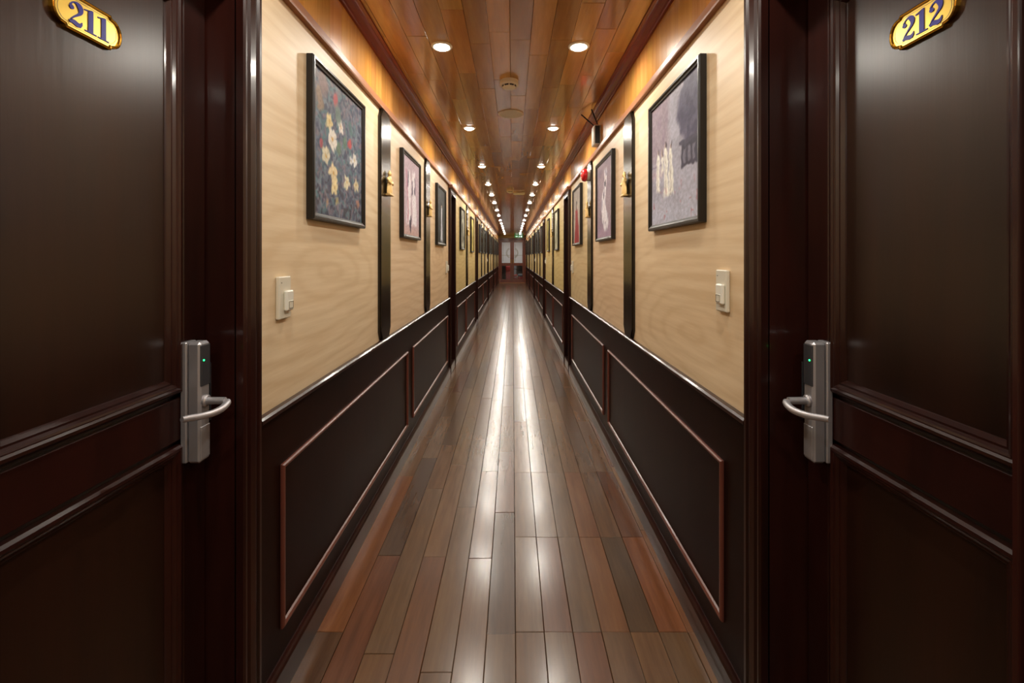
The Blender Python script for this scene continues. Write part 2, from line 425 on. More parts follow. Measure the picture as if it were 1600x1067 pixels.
# ------------------------------------------------------------------ walls
def bays(s):
    e = [Y_REAR]
    for (a, b, c) in DOORS[s]: e += [a, b]
    e.append(Y_END)
    return [(e[i], e[i+1]) for i in range(0, len(e), 2)]
Z_RAIL, Z_LEDGE, Z_CROWN = .89, 2.156, 2.417
PANELS = {-1: [(1.39, 3.06), (3.22, 4.93), (5.79, 6.84), (6.97, 8.44)], 1: [(1.417, 3.117), (3.277, 5.03), (5.95, 7.3), (7.46, 8.98)]}
TINT = {0: (1.0, .985, .95, 1), 1: (1.0, .93, .88, 1), 2: (1.0, .9, .8, 1)}
walls = {}
for s, nm in ((-1, 'left'), (1, 'right')):
    W = SIDE[s]
    def X(off): return s * off
    wb = MB(); bl = bays(s)
    for (a, b) in bl: wb.box(X(W + .014), X(W + .16), a, b, -.02, CEIL + .012)
    for (a, b, c) in DOORS[s]:
        wb.box(X(W + .014), X(W + .16), a, b, 2.07 + c - .004, CEIL + .012)
        wb.box(X(W + .145), X(W + .16), a, b, 0, 2.1)
    wall = wb.build('wall_' + nm, M['gap'])
    tag(wall, 'corridor wall with pale veneer panels above dark wainscot, on the side of the %s painting' % ('flower' if s < 0 else 'lake'), 'wall', kind='structure')
    walls[s] = wall
    for bi, (a, b) in enumerate(bl):
        cuts = [a] + [p for p in PILAST[s] if a < p < b] + [b]
        for pi, (p, q) in enumerate(zip(cuts[:-1], cuts[1:])):
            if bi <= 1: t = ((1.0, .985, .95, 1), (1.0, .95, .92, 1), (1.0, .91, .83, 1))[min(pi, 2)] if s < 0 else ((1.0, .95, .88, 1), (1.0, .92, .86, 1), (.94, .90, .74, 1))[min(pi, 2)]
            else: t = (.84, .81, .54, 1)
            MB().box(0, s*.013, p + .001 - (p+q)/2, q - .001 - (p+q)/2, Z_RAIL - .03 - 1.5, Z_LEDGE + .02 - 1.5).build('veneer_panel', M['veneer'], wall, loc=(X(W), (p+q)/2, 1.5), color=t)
        MB().box(X(W - .006), X(W + .013), a, b, -.02, Z_RAIL - .012).build('wainscot_board', M['wainscot'], wall)
        # chair rail
        prof = [(0, .0), (.0, .012), (.006, .02), (.016, .02), (.022, .014), (.024, 0)]
        cr = MB()
        cr.add([(X(W - .004 - h), y, Z_RAIL - .024 + u) for y in (a, b) for (u, h) in prof],
               [(i, (i+1) % 6, 6 + (i+1) % 6, 6 + i) for i in range(6)] + [tuple(range(6)), tuple(range(6, 12))])
        cr.build('chair_rail', M['lacquer'], wall)
        # moulded rectangles on the wainscot
        ps = [p for p in PANELS[s] if a < p[0] < b]
        if not ps:
            n = max(1, round((b - a) / 1.7)); w = (b - a - .13) / n
            ps = [(a + .13 + w*i, a + w*(i+1) - .02) for i in range(n)]
        for (p, q) in ps:
            path = [(p, .19), (q, .19), (q, .70), (p, .70)]
            pr = [(0, 0), (0, .006), (.004, .0105), (.010, .0105), (.015, .006), (.018, 0)]
            MB().sweep(path, True, pr, mp=lambda A, B, h: (X(W - .006 - h), A, B)).build('panel_moulding', M['moulding'], wall)
    # frieze of upright boards
    y = 1.26 - .11; far = MB()
    lo = Y_REAR
    while lo < Y_END:
        wd = random.choice((.08, .1, .12, .14))
        hi = min(lo + wd, Y_END)
        k = random.uniform(.75, 1.15); c = (k, k*random.uniform(.9, 1.02), k*random.uniform(.75, 1.0), 1)
        if hi > 1.0 and lo < 5.2:
            MB().box(X(W - .001), X(W + .013), lo + .0006, hi - .0006, Z_LEDGE + .02, CEIL).build('frieze_board', M['frieze'], wall, color=c)
        else:
            far.box(X(W - .001), X(W + .013), lo + .0006, hi - .0006, Z_LEDGE + .02, CEIL, c)
        lo = hi
    fo = far.build('frieze_run', M['frieze_v'], wall); fo['kind'] = 'stuff'
    # pilasters with tapered ends
    def taper_outline(hw, z0, z1, t=.05, n=.03):
        return [(-hw + n, z0), (hw - n, z0), (hw, z0 + t), (hw, z1 - t), (hw - n, z1), (-hw + n, z1), (-hw, z1 - t), (-hw, z0 + t)]
    pm = MB()
    mp = lambda A, B, h: (h, A, B)
    pm.prism(taper_outline(.098, Z_RAIL, Z_LEDGE), 0, .012, mp)
    pm.prism(taper_outline(.090, Z_RAIL + .004, Z_LEDGE - .004, .05, .03), .011, .018, mp)
    pme = pm.mesh('pilaster', M['pilaster'])
    for p in PILAST[s]: link('pilaster', pme, wall, (X(W), p, 0), wall_rz(s))

def run_prism(name, prof, y0, y1, mat, parent=None, segs=None):
    """straight moulding along y; prof = [(x, z)]"""
    n = len(prof); b = MB()
    for (a, c) in (segs or [(y0, y1)]):
        b.add([(x, y, z) for y in (a, c) for (x, z) in prof],
              [(i, (i+1) % n, n + (i+1) % n, n + i) for i in range(n)] + [tuple(range(n)), tuple(range(n, 2*n))])
    return b.build(name, mat, parent)
ti = 1
for s, nm in ((-1, 'left'), (1, 'right')):
    W = SIDE[s]; g = 'of the flower painting' if s < 0 else 'of the lake painting'
    o = run_prism('baseboard_' + nm, [(s*(W - .006), 0), (s*(W - .024), 0), (s*(W - .024), .082), (s*(W - .021), .092), (s*(W - .015), .098), (s*(W - .010), .104), (s*(W - .006), .104)],
                  0, 0, M['lacquer'], segs=bays(s))
    tag(o, 'dark lacquered baseboard along the wall %s' % g, 'baseboard', kind='structure')
    o = run_prism('trim_%d' % ti, [(s*(W + .01), Z_LEDGE), (s*(W - .020), Z_LEDGE), (s*(W - .022), Z_LEDGE + .006), (s*(W - .020), Z_LEDGE + .034), (s*(W - .012), Z_LEDGE + .042), (s*(W + .01), Z_LEDGE + .042)],
                  Y_REAR, Y_END, M['ledge'])
    tag(o, 'brown ledge moulding under the honey wood frieze on the wall %s' % g, 'trim', kind='structure'); ti += 1
    zc = Z_CROWN
    o = run_prism('trim_%d' % ti, [(s*(W + .01), zc), (s*(W - .012), zc), (s*(W - .014), zc + .008), (s*(W - .022), zc + .012), (s*(W - .036), zc + .024), (s*(W - .048), zc + .029), (s*(W - .050), zc + .034), (s*(W - .064), zc + .036), (s*(W - .064), CEIL + .004), (s*(W + .01), CEIL + .004)],
                  Y_REAR, Y_END, M['crown'])
    tag(o, 'red-brown crown moulding where ceiling meets the wall %s' % g, 'trim', kind='structure'); ti += 1

# rear and end walls
rear = MB().box(-WL - .16, WR + .16, Y_REAR - .1, Y_REAR, 0, CEIL + .01).build('wall_rear', M['veneer'], color=TINT[0])
tag(rear, 'pale veneer wall closing the corridor behind the viewer', 'wall', kind='structure')

# ------------------------------------------------------------------ numerals (drawn as outlines, local a to the right, b up, height 1)
def thick_line(pts, ws):
    Lp, Rp = [], []
    P = [Vector(p) for p in pts]
    for i, p in enumerate(P):
        t = (P[min(i+1, len(P)-1)] - P[max(i-1, 0)]).normalized(); n = Vector((-t.y, t.x))
        Lp.append(p + n*ws[i]/2); Rp.append(p - n*ws[i]/2)
    return [tuple(p) for p in Lp] + [tuple(p) for p in reversed(Rp)]
def arc(cx, cy, rx, ry, a0, a1, n):
    return [(cx + rx*math.cos(math.radians(a0 + (a1-a0)*i/n)), cy + ry*math.sin(math.radians(a0 + (a1-a0)*i/n))) for i in range(n+1)]
def digit(ch):
    """list of strips: each a list of quads/polygons"""
    polys = []
    def stroke(pts, ws):
        for i in range(len(pts) - 1):
            o = thick_line(pts, ws); n = len(pts)
            polys.append([o[i], o[i+1], o[2*n-2-i], o[2*n-1-i]])
    if ch == '1':
        polys.append([(.20, .05), (.42, .05), (.42, 1.0), (.34, 1.0), (.20, .95)])
        polys.append([(.05, .0), (.57, .0), (.57, .055), (.05, .055)])
        polys.append([(.03, .86), (.22, .90), (.34, 1.0), (.22, .955), (.03, .91)])
        return polys, .62
    pts = arc(.33, .72, .22, .235, 165, -40, 16)
    ws = [.10, .07, .05, .045, .05, .07, .10, .14, .18, .21, .22, .22, .21, .19, .17, .14, .12]
    tail = [(.40, .47), (.27, .35), (.16, .23), (.11, .13)]
    pts2 = pts + tail; ws2 = ws + [.09, .065, .05, .045]
    stroke(pts2, ws2)
    polys.append(arc(.16, .70, .10, .095, 0, 360, 16)[:-1])
    base = [(.07, .07), (.16, .13), (.28, .12), (.40, .075), (.50, .085), (.57, .16), (.60, .26)]
    stroke(base, [.10, .17, .20, .20, .18, .10, .02])
    return polys, .70
def numeral_mesh(ch, size, th):
    polys, adv = digit(ch)
    b = MB()
    for p in polys:
        b.prism([(a*size*1.02, c*size) for a, c in p], 0, th, lambda A, B, h: (h, A, B))
    return b.mesh('numeral', M['blue']), adv*size*.98

def number_plate(text, parent, y, z, x):
    def half():
        pts = [(.045, -.034), (.047, -.029), (.050, -.0285)]
        pts += [(.050 + .0195*math.sin(t), -.0285*math.cos(t)) for t in [math.pi*i/10 for i in range(1, 10)]]
        pts += [(.050, .0285), (.047, .029), (.045, .034)]
        return pts
    r = half(); outline = r + [(-a, -b) for a, b in r]
    out = [(y + a, z + b) for a, b in outline]
    mp = lambda A, B, h: (x + h, A, B)
    pl = MB().prism(out, 0, .005, mp).build('number_plate', M['gold'], parent)
    tag(pl, 'brass plate with the blue number %s' % text)
    MB().sweep(out, True, [(-.0005, .0), (-.0005, .0075), (.0015, .0085), (.004, .0075), (.005, .0052), (.005, 0)], mp=mp).build('plate_rim', M['gold_rim'], pl)
    inner = [(y + a*.86, z + b*.76) for a, b in outline]
    MB().sweep(inner, True, [(0, .004), (0, .0054), (.0008, .0054), (.0008, .004)], mp=mp).build('plate_line', M['etch'], pl)
    size = .0445; ms = [numeral_mesh(c, size, .0016) for c in text]
    tot = sum(a for _, a in ms); yy = y - tot/2
    for me, adv in ms:
        link('numeral', me, pl, (x + .0048, yy + .001, z - size/2)); yy += adv

# ------------------------------------------------------------------ doors
def make_door(idx, s, y0, y1, cw, number=None, label=''):
    W = SIDE[s]; rc = RECESS[s]; ym = (y0 + y1)/2; hw = (y1 - y0)/2 - cw
    top = 2.07; mir = -s            # local y * mir points along +y (away from the viewer)
    d = empty('door_%d' % idx, (s*W, ym, 0), wall_rz(s))
    tag(d, label, 'door', kind='structure')
    xs = -rc                        # show face of stiles
    near = number is not None
    # leaf
    leaf = MB().box(xs - .036, xs - .012, -hw + .004, hw - .004, .012, top - .004).build('door_leaf', M['door_panel'], d)
    st = .092 if near else .075
    rails = [(.012, .13), (.905, 1.006), (top - .11, top - .004)]
    for q in (-1, 1):
        MB().cbox(xs - .036, xs, q*(hw - .004), q*(hw - st + .012), .012, top - .004, .002).build('stile', M['lacquer'], leaf)
    for (a, b) in rails:
        MB().cbox(xs - .036, xs - .0005, -(hw - st + .012), (hw - st + .012), a, b, .001).build('rail', M['lacquer'], leaf)
    for (a, b) in ((.115, .89), (1.021, top - .095)):
        i = hw - st
        path = [(-i, a), (i, a), (i, b), (-i, b)]
        pr = [(-.003, -.013), (-.003, .002), (.002, .0075), (.008, .0085), (.012, .005), (.014, .005), (.018, .0035), (.022, -.002), (.026, -.002), (.032, -.009), (.034, -.013)]
        MB().sweep(path, True, pr, x=xs).build('panel_moulding', M['lacquer'], leaf)
    # jamb
    j = MB()
    for q in (-1, 1):
        j.box(xs - .04, .002, q*hw, q*(hw + .016), 0, top + .016)
        j.box(xs - .04, xs - .030, q*(hw - .012), q*hw, 0, top)
    j.box(xs - .04, .002, -hw, hw, top, top + .016)
    j.build('jamb', M['lacquer'], d)
    # casing: fluted U
    k = cw/.086
    pr = [(0, 0), (0, .022), (.004*k, .027), (.010*k, .027), (.013*k, .021), (.020*k, .021), (.026*k, .027), (.046*k, .029), (.056*k, .025), (.060*k, .020), (.066*k, .020), (.070*k, .026), (.080*k, .026), (.086*k, .021), (.086*k, 0)]
    path = [(-hw, 0), (-hw, top), (hw, top), (hw, 0)]
    MB().sweep(path, False, pr, x=-.001).build('casing', M['lacquer'], d)
    # raised sill across the opening
    MB().cbox(xs - .036, .020, -hw, hw, 0, .095, .004).build('sill', M['lacquer'], d) if not near else MB().cbox(xs - .036, .0, -hw, hw, 0, .011, .003).build('sill', M['lacquer'], d)
    # small cornice over the casing
    if not near:
        MB().sweep([(-hw - cw - .012, top + cw - .004), (hw + cw + .012, top + cw - .004)], False, [(0, -.001), (0, .032), (.012, .046), (.03, .05), (.036, .05), (.036, -.001)]).build('cornice', M['ledge'], d)
    # lock
    if near:
        ly = mir*(1.098 - ym); z0, z1 = .846, 1.139
        hwid = .019
        lock = MB().cbox(xs, xs + .016, ly - hwid, ly + hwid, z0, z1, .003).build('door_lock', M['steel'], d)
        tag(lock, 'brushed metal key-card lock with lever')
        MB().cbox(xs + .0165, xs + .049, ly - hwid, ly + hwid, z0, z1, .006).build('lock_cover', M['steel'], lock)
        MB().cbox(xs + .046, xs + .0505, ly - hwid + .003, ly + hwid - .003, z1 - .108, z1 - .008, .0015).build('reader_panel', M['steel_dark'], lock)
        MB().cbox(xs + .046, xs + .0500, ly - hwid + .003, ly + hwid - .003, z0 + .008, z0 + .088, .0015).build('lower_panel', M['steel'], lock)
        MB().lathe([(.0, 0), (.0022, 0), (.0022, .001), (0, .0014)], 'x', 10, cx=xs + .0505, cy=ly - mir*.008, cz=z1 - .045).build('led', M['led'], lock)
        zl = .993
        MB().lathe([(.0145, 0), (.0145, .006), (.0115, .009), (.009, .009), (.0085, .05)], 'x', 18, cx=xs + .047, cy=ly, cz=zl).build('spindle', M['steel'], lock, smooth=True)
        pts = []; rad = []
        for i in range(15):
            t = i/14
            yy = ly + mir*(.010 - .138*t)
            xx = xs + .098 + .016*math.sin(math.pi*min(1, t*1.15)) * (1 - .2*t) - .012*max(0, t - .75)*4
            pts.append((xx, yy, zl - .004 - .006*math.sin(math.pi*t) + .004*t)); rad.append(.0088 - .0016*t if 0 < i < 14 else .006)
        MB().tube(pts, rad, 12).build('lever', M['steel'], lock, smooth=True)
        MB().cbox(xs + .003, xs + .014, mir*(hw - .0005), mir*(hw - .0025), .92, 1.07, .0004).build('strike_plate', M['steel_dark'], d)
        number_plate(number, d, mir*(.855 - ym), 1.795, xs - .012)
    return d
k = 1
for s in (-1, 1):
    for i, (a, b, c) in enumerate(DOORS[s]):
        num = ('211' if s < 0 else '212') if i == 0 else None
        if num: lab = 'dark lacquered cabin door with brass number %s and lever lock' % num
        else:
            order = ['', 'second', 'third', 'fourth', 'fifth', 'sixth'][i]
            lab = '%s dark doorway along the wall of the %s painting' % (order, 'flower' if s < 0 else 'lake')
        make_door(k, s, a, b, c, num, lab); k += 1

# ------------------------------------------------------------------ end doors and lobby
end = MB()
end.box(-WL - .16, -WL + .015, Y_END, Y_END + .1, 0, CEIL + .01).box(WR - .015, WR + .16, Y_END, Y_END + .1, 0, CEIL + .01)
end.box(-WL, WR, Y_END, Y_END + .1, 2.3, CEIL + .01)
o = end.build('wall_end', M['cream']); tag(o, 'cream wall strip above the double door at the corridor end', 'wall', kind='structure')
lob = MB()
lob.box(-2.2, 2.2, LOBBY, LOBBY + .1, 0, CEIL).box(-2.3, -2.2, Y_END + .1, LOBBY, 0, CEIL).box(2.2, 2.3, Y_END + .1, LOBBY, 0, CEIL)
lob.box(-2.2, -WL - .16, Y_END + .1, LOBBY, -.12, -.0).box(WR + .16, 2.2, Y_END + .1, LOBBY, -.12, 0)
lob.box(-2.2, -WL - .16, Y_END + .1, LOBBY, CEIL, CEIL + .1).box(WR + .16, 2.2, Y_END + .1, LOBBY, CEIL, CEIL + .1)
lob.box(-2.2, -WL - .16, Y_END, Y_END + .1, 0, CEIL).box(WR + .16, 2.2, Y_END, Y_END + .1, 0, CEIL)
o = lob.build('wall_lobby', M['lobby']); tag(o, 'dark lobby walls seen through the glazed end door', 'wall', kind='structure')

ed = empty('door_%d' % k, (-.026, Y_END + .02, 0)); tag(ed, 'red-brown glazed double door closing the corridor end', 'door', kind='structure')
fr = MB()
fr.cbox(-.70, -.625, -.03, .07, 0, 2.32, .008).cbox(.625, .70, -.03, .07, 0, 2.32, .008).cbox(-.70, .70, -.035, .07, 2.235, 2.32, .008)
fr.build('door_frame', M['teak'], ed)
MB().cbox(-.66, .66, -.05, .07, 0, .035, .006).build('threshold', M['ledge'], ed)
for q in (-1, 1):
    x0, x1 = (-.622, -.003) if q < 0 else (.003, .622)
    lf = MB().box(x0, x0 + .095, .0, .045, .04, 2.23).box(x1 - .095, x1, .0, .045, .04, 2.23).box(x0 + .095, x1 - .095, .0, .045, .04, .20)
    lf.box(x0 + .095, x1 - .095, .0, .045, .90, 1.04).box(x0 + .095, x1 - .095, .0, .045, 2.10, 2.23)
    leaf = lf.build('door_leaf', M['teak'], ed)
    MB().box(x0 + .09, x1 - .09, .018, .026, 1.03, 2.11).build('frosted_pane', M['frost'], leaf)
    MB().box(x0 + .09, x1 - .09, .018, .026, .19, .91).build('clear_pane', M['glass'], leaf)
    cx = x1 - .10 if q < 0 else x0 + .10
    et = MB()
    mp = lambda A, B, h: (A, .0175 - h, B)
    for r in (.16, .20):
        for w in (0, 1):
            pts = arc(cx, 1.55, r, r*1.25, 100, 260, 14) if q < 0 else arc(cx, 1.55, r, r*1.25, -80, 80, 14)
        ol = thick_line(pts, [.018]*len(pts)); n = len(pts)
        for i in range(n - 1): et.prism([ol[i], ol[i+1], ol[2*n-2-i], ol[2*n-1-i]], 0, .002, mp)
    et.prism([(x0 + .10, 1.42), (x1 - .10, 1.42), (x1 - .10, 1.435), (x0 + .10, 1.435)], 0, .002, mp)
    et.prism([(x0 + .15, 1.12), (x0 + .165, 1.12), (x0 + .165, 2.0), (x0 + .15, 2.0)], 0, .002, mp)
    et.build('etched_line', M['etch'], leaf)
    hx = x1 - .05 if q < 0 else x0 + .05
    MB().tube([(hx, -.0, 1.02), (hx, -.05, 1.02), (hx, -.05, 1.22), (hx, 0, 1.22)], .009, 8).build('pull_handle', M['gold'], leaf)

def ottoman(x, y, w, h, seat, base, name, label, cat):
    e = empty(name, (x, y, 0))
    MB().cbox(-w/2, w/2, -w/2, w/2, .05, h*.7, .03).build('body', base, e)
    MB().cbox(-w/2 - .01, w/2 + .01, -w/2 - .01, w/2 + .01, h*.7, h, .035).build('seat_cushion', seat, e)
    for a in (-1, 1):
        for b in (-1, 1):
            MB().lathe([(.02, 0), (.025, .05)], 'z', 8, cx=a*(w/2 - .05), cy=b*(w/2 - .05)).build('foot', M['black'], e)
    return tag(e, label, cat)
ottoman(-.20, 24.0, .34, .86, M['redcloth'], M['redcloth'], 'upholstered_stool', 'tall red upholstered block stool behind the glazed end door', 'stool')
ottoman(.13, 23.75, .26, .42, M['redcloth'], M['redcloth'], 'upholstered_stool', 'low red stool behind the glazed end door, under the exit sign', 'stool')
ottoman(.42, 24.1, .26, .44, M['greycloth'], M['redcloth'], 'upholstered_stool', 'low red stool with grey seat behind the end door', 'stool')
ottoman(.10, 24.6, .22, .95, M['greycloth'], M['greycloth'], 'pedestal_column', 'slim grey pedestal standing in the lobby behind the end door', 'pedestal')

# exit sign
ex = empty('exit_sign', (.31, Y_END - .045, 2.335))
tag(ex, 'green lit exit sign with white running figure above the end door', 'sign')
MB().cbox(-.22, .22, -.02, .043, 0, .118, .004).build('sign_box', M['plastic'], ex)
MB().box(-.212, .212, -.0225, -.019, .006, .112).build('sign_face', M['exit'], ex)
gl = MB(); mp = lambda A, B, h: (A, -.0225 - h, B)
gl.prism([(-.16, .045), (-.09, .045), (-.09, .025), (-.045, .06), (-.09, .095), (-.09, .075), (-.16, .075)], 0, .002, mp)
gl.prism(arc(.035, .092, .011, .011, 0, 360, 10)[:-1], 0, .002, mp)
gl.prism([(.0, .08), (.03, .082), (.045, .05), (.07, .03), (.062, .022), (.03, .04), (.01, .018), (-.01, .018), (.015, .05)], 0, .002, mp)
gl.prism([(.10, .02), (.17, .02), (.17, .1), (.10, .1)], 0, .002, mp)
gl.build('sign_glyph', M['exit_white'], ex)

# ------------------------------------------------------------------ downlights
def make_downlight():
    e = empty('downlight', (0, 0, CEIL))
    tag(e, 'round white recessed downlight glowing in the plank ceiling', 'downlight', 'ceiling downlights in two rows')
    ring = MB(); seg = 28
    prof = [(.040, .002), (.040, -.004), (.044, -.007), (.052, -.006), (.056, -.001), (.056, .002)]
    vs = []; fs = []
    for i in range(seg):
        w = 2*math.pi*i/seg
        vs += [(r*math.cos(w), r*math.sin(w), t) for r, t in prof]
    n = len(prof)
    for i in range(seg):
        j = (i+1) % seg
        fs += [(i*n + a, i*n + (a+1) % n, j*n + (a+1) % n, j*n + a) for a in range(n)]
    ring.add(vs, fs).build('rim', M['rim'], e, smooth=True)
    MB().lathe([(.040, .001), (.040, -.004), (.034, -.011), (.022, -.0165), (.010, -.0185), (.0005, -.019)], 'z', 24).build('lens', M['lens'], e, smooth=True)
    ld = bpy.data.lights.new('lamp_glow', 'SPOT'); ld.energy = LAMP_W; ld.color = LAMP_COL
    ld.spot_size = math.radians(180); ld.spot_blend = .55; ld.shadow_soft_size = .03
    link('lamp_glow', ld, e, (0, 0, -.03))
    return e
dl = make_downlight(); first = True
for y in LIGHT_Y:
    for x in (-.375, .350):
        o = dl if first else copy_tree(dl); first = False
        o.location = (x, y, CEIL - .0006)
for x in (-.35, .4):  # unseen lamps added to brighten the stools behind the end door
    o = copy_tree(dl); o.location = (x, 23.35, CEIL - .0006); o['label'] = 'added unseen downlight brightening the lobby behind the end door'
    o['group'] = 'added lobby downlights'

# ------------------------------------------------------------------ ceiling fittings
def smoke(x, y, label):
    e = empty('smoke_detector', (x, y, CEIL))
    MB().lathe([(.058, .0005), (.060, -.006), (.060, -.026), (.054, -.031)], 'z', 32).build('base', M['plastic2'], e, smooth=True)
    MB().lathe([(.046, -.030), (.043, -.040)], 'z', 28).build('sensing_chamber', M['slot'], e)
    hd = MB()
    for i in range(8):
        w = 2*math.pi*i/8
        c, s_ = math.cos(w), math.sin(w)
        hd.tube([(.044*c, .044*s_, -.030), (.042*c, .042*s_, -.041)], .004, 6)
    hd.lathe([(.043, -.040), (.036, -.046), (.018, -.050), (.0005, -.051)], 'z', 28)
    hd.build('cap', M['plastic2'], e, smooth=True)
    return tag(e, label, 'smoke detector')
smoke(-.022, 2.84, 'white round smoke detector on the ceiling in front of the flat disc')
smoke(-.04, 7.45, 'small white smoke detector far along the ceiling centre line')
e = empty('ceiling_speaker', (-.014, 3.48, CEIL)); tag(e, 'flat grey-white round disc on the ceiling behind the smoke detector', 'ceiling speaker')
MB().lathe([(.098, .0005), (.099, -.006), (.094, -.009), (.086, -.008)], 'z', 40).build('rim', M['plastic2'], e, smooth=True)
MB().lathe([(.086, -.004), (.086, -.0085), (.04, -.010), (.0005, -.0105)], 'z', 40).build('grille', M['grey_disc'], e, smooth=True)
e = empty('ceiling_glint', (.11, 7.75, CEIL)); tag(e, 'small white slab fitting on the ceiling past the far smoke detector', 'reflection stand-in')
MB().cbox(-.10, .10, -.05, .05, -.03, .0005, .008).build('housing', M['plastic'], e)  # white slab stands in for a bright glint on the varnished ceiling
MB().cbox(-.085, .085, -.04, .04, -.036, -.029, .004).build('glint_face', M['rim'], e)

# ------------------------------------------------------------------ switches
def make_switch():
    e = empty('card_switch', (0, 0, 0))
    MB().cbox(0, .0135, -.036, .036, 0, .132, .003).build('plate', M['plastic2'], e)
    MB().cbox(.013, .026, -.012, .030, .024, .088, .004).build('card_holder', M['plastic'], e)
    MB().cbox(.0255, .0275, -.006, .024, .030, .056, .0008).build('button', M['plastic2'], e)
    MB().sweep([(-.004, .032), (.022, .032), (.022, .054), (-.004, .054)], True, [(0, .0272), (0, .0280), (.001, .0280), (.001, .0272)]).build('button_line', M['steel_dark'], e)
    MB().box(.0132, .0138, -.026, -.020, .112, .114).build('status_mark', M['steel_dark'], e)
    return e
sw = make_switch(); first = True
for s, y, z, lab in ((-1, 1.405, 1.152, 'white switch box on the veneer below the flower painting'), (1, 1.422, 1.172, 'white switch box on the veneer below the misty lake painting'),
                     (-1, 4.89, 1.168, 'white switch box just before the second doorway, below the picture of a slim pale figure'),
                     (1, 4.99, 1.168, 'white switch box just before the second doorway, below the red-dress picture'),
                     (-1, 12.5, 1.2, 'tiny white switch box just before the fourth doorway on the wall of the flower painting'), (1, 9.0, 1.2, 'tiny white switch box just before the third doorway on the wall of the lake painting'),
                     (1, 13.2, 1.2, 'tiny white switch box just before the fourth doorway on the wall of the lake painting')):
    o = sw if first else copy_tree(sw); first = False
    o.location = (s*SIDE[s], y, z); o.rotation_euler.z = wall_rz(s)
    tag(o, lab, 'switch', 'white switch boxes along the corridor walls')

# ------------------------------------------------------------------ gilded figurines on the pilasters
def make_figure(kind):
    e = empty('carved_figurine', (0, 0, 0))
    MB().cbox(0, .030, -.034, .034, 0, .012, .003).build('plinth', M['figure'], e)
    b = MB()
    rings = [(.012, .015, .036), (.03, .016, .037), (.05, .015, .033), (.07, .013, .029), (.085, .0125, .029), (.097, .012, .030), (.103, .010, .022), (.108, .008, .010), (.112, .006, .007)]
    seg = 18; vs = []; fs = []
    for ri, (z, rx, ry) in enumerate(rings):
        for i in range(seg):
            w = 2*math.pi*i/seg
            fold = 1 + (.07*math.cos(7*w) if z < .06 else .02*math.cos(5*w))
            vs.append((.014 + rx*fold*math.cos(w), ry*fold*math.sin(w), z))
    for j in range(len(rings) - 1):
        for i in range(seg):
            i2 = (i+1) % seg; fs.append((j*seg + i, j*seg + i2, (j+1)*seg + i2, (j+1)*seg + i))
    fs += [tuple(range(seg)), tuple((len(rings)-1)*seg + i for i in range(seg))]
    b.add(vs, fs); b.build('robed_body', M['figure'], e, smooth=True)
    h = MB().lathe([(.003, -.013), (.009, -.008), (.0115, 0), (.010, .008), (.006, .012), (.0055, .016), (.003, .021), (.0005, .023)], 'z', 16, cx=.0145, cz=.122)
    h.tube([(.0255, 0, .121), (.028, 0, .119)], [.002, .0014], 6)
    h.build('head', M['figure'], e, smooth=True)
    for q in (-1, 1):
        if kind and q > 0: pts = [(.014, .026, .095), (.018, .036, .085), (.022, .035, .105), (.022, .032, .124)]
        else: pts = [(.014, q*.026, .095), (.018, q*.034, .078), (.026, q*.022, .066), (.029, q*.005, .070)]
        MB().tube(pts, [.009, .009, .007, .005], 8).build('arm', M['figure'], e, smooth=True)
    return e
fa, fb = make_figure(0), make_figure(1); ua = ub = False
for s, y, z, kind, lab in ((-1, 2.525, 1.689, 0, 'gilded carved robed figurine on the pilaster right after the flower painting'),
                           (-1, 3.775, 1.683, 0, 'gilded carved figurine on the pilaster before the dark picture of a slim pale figure'),
                           (1, 2.575, 1.692, 1, 'gilded carved figurine with raised arm on the pilaster right after the misty lake painting'),
                           (1, 3.862, 1.684, 1, 'gilded carved figurine on the pilaster below the red alarm sounder'),
                           (-1, 7.05, 1.68, 0, 'small gilded figurine on the pilaster between the pale patterned and the yellow pictures'),
                           (1, 7.41, 1.68, 1, 'small gilded figurine on a pilaster past the second doorway, wall of the lake painting')):
    if kind == 0: o = copy_tree(fa) if ua else fa; ua = True
    else: o = copy_tree(fb) if ub else fb; ub = True
    o.location = (s*(SIDE[s] - .018), y, z); o.rotation_euler.z = wall_rz(s)
    tag(o, lab, 'figurine', 'gilded figurines on the pilasters')

# ------------------------------------------------------------------ alarm sounder and radio unit
e = empty('alarm_sounder', (WR - .018, 3.84, 2.045), math.pi); tag(e, 'red round alarm sounder with white base at the top of a pilaster', 'alarm')
MB().lathe([(.050, 0), (.050, .018), (.047, .022)], 'x', 28).build('base', M['plastic'], e, smooth=True)
MB().lathe([(.047, .021), (.054, .028), (.054, .046), (.046, .060), (.030, .068), (.0005, .070)], 'x', 28).build('dome', M['red'], e, smooth=True)
MB().lathe([(.014, .066), (.014, .073), (.0005, .0745)], 'x', 16).build('centre_boss', M['red'], e, smooth=True)

e = empty('wireless_router', (WR - .001, 3.47, 2.205), math.pi); tag(e, 'white wall box with two black antennas on the frieze', 'router')
MB().cbox(0, .052, -.055, .055, 0, .150, .006).build('housing', M['plastic'], e)
MB().cbox(.008, .044, .0545, .0570, .008, .142, .001).build('dark_side_panel', M['black'], e)
MB().cbox(.046, .054, -.045, .045, .012, .138, .003).build('front_cover', M['rim'], e)
for (y0, x0, y1, x1, z1) in ((-.01, .040, .02, .145, .236), (.035, .022, .13, .085, .240)):
    MB().lathe([(.007, .149), (.007, .160), (.005, .163)], 'z', 10, cx=x0, cy=y0).build('antenna_joint', M['gold_rim'], e)
    MB().tube([(x0, y0, .158), ((x0+x1)/2, (y0+y1)/2, (.158+z1)/2), (x1, y1, z1)], [.0045, .0055, .005], 8).build('antenna', M['black'], e, smooth=True)

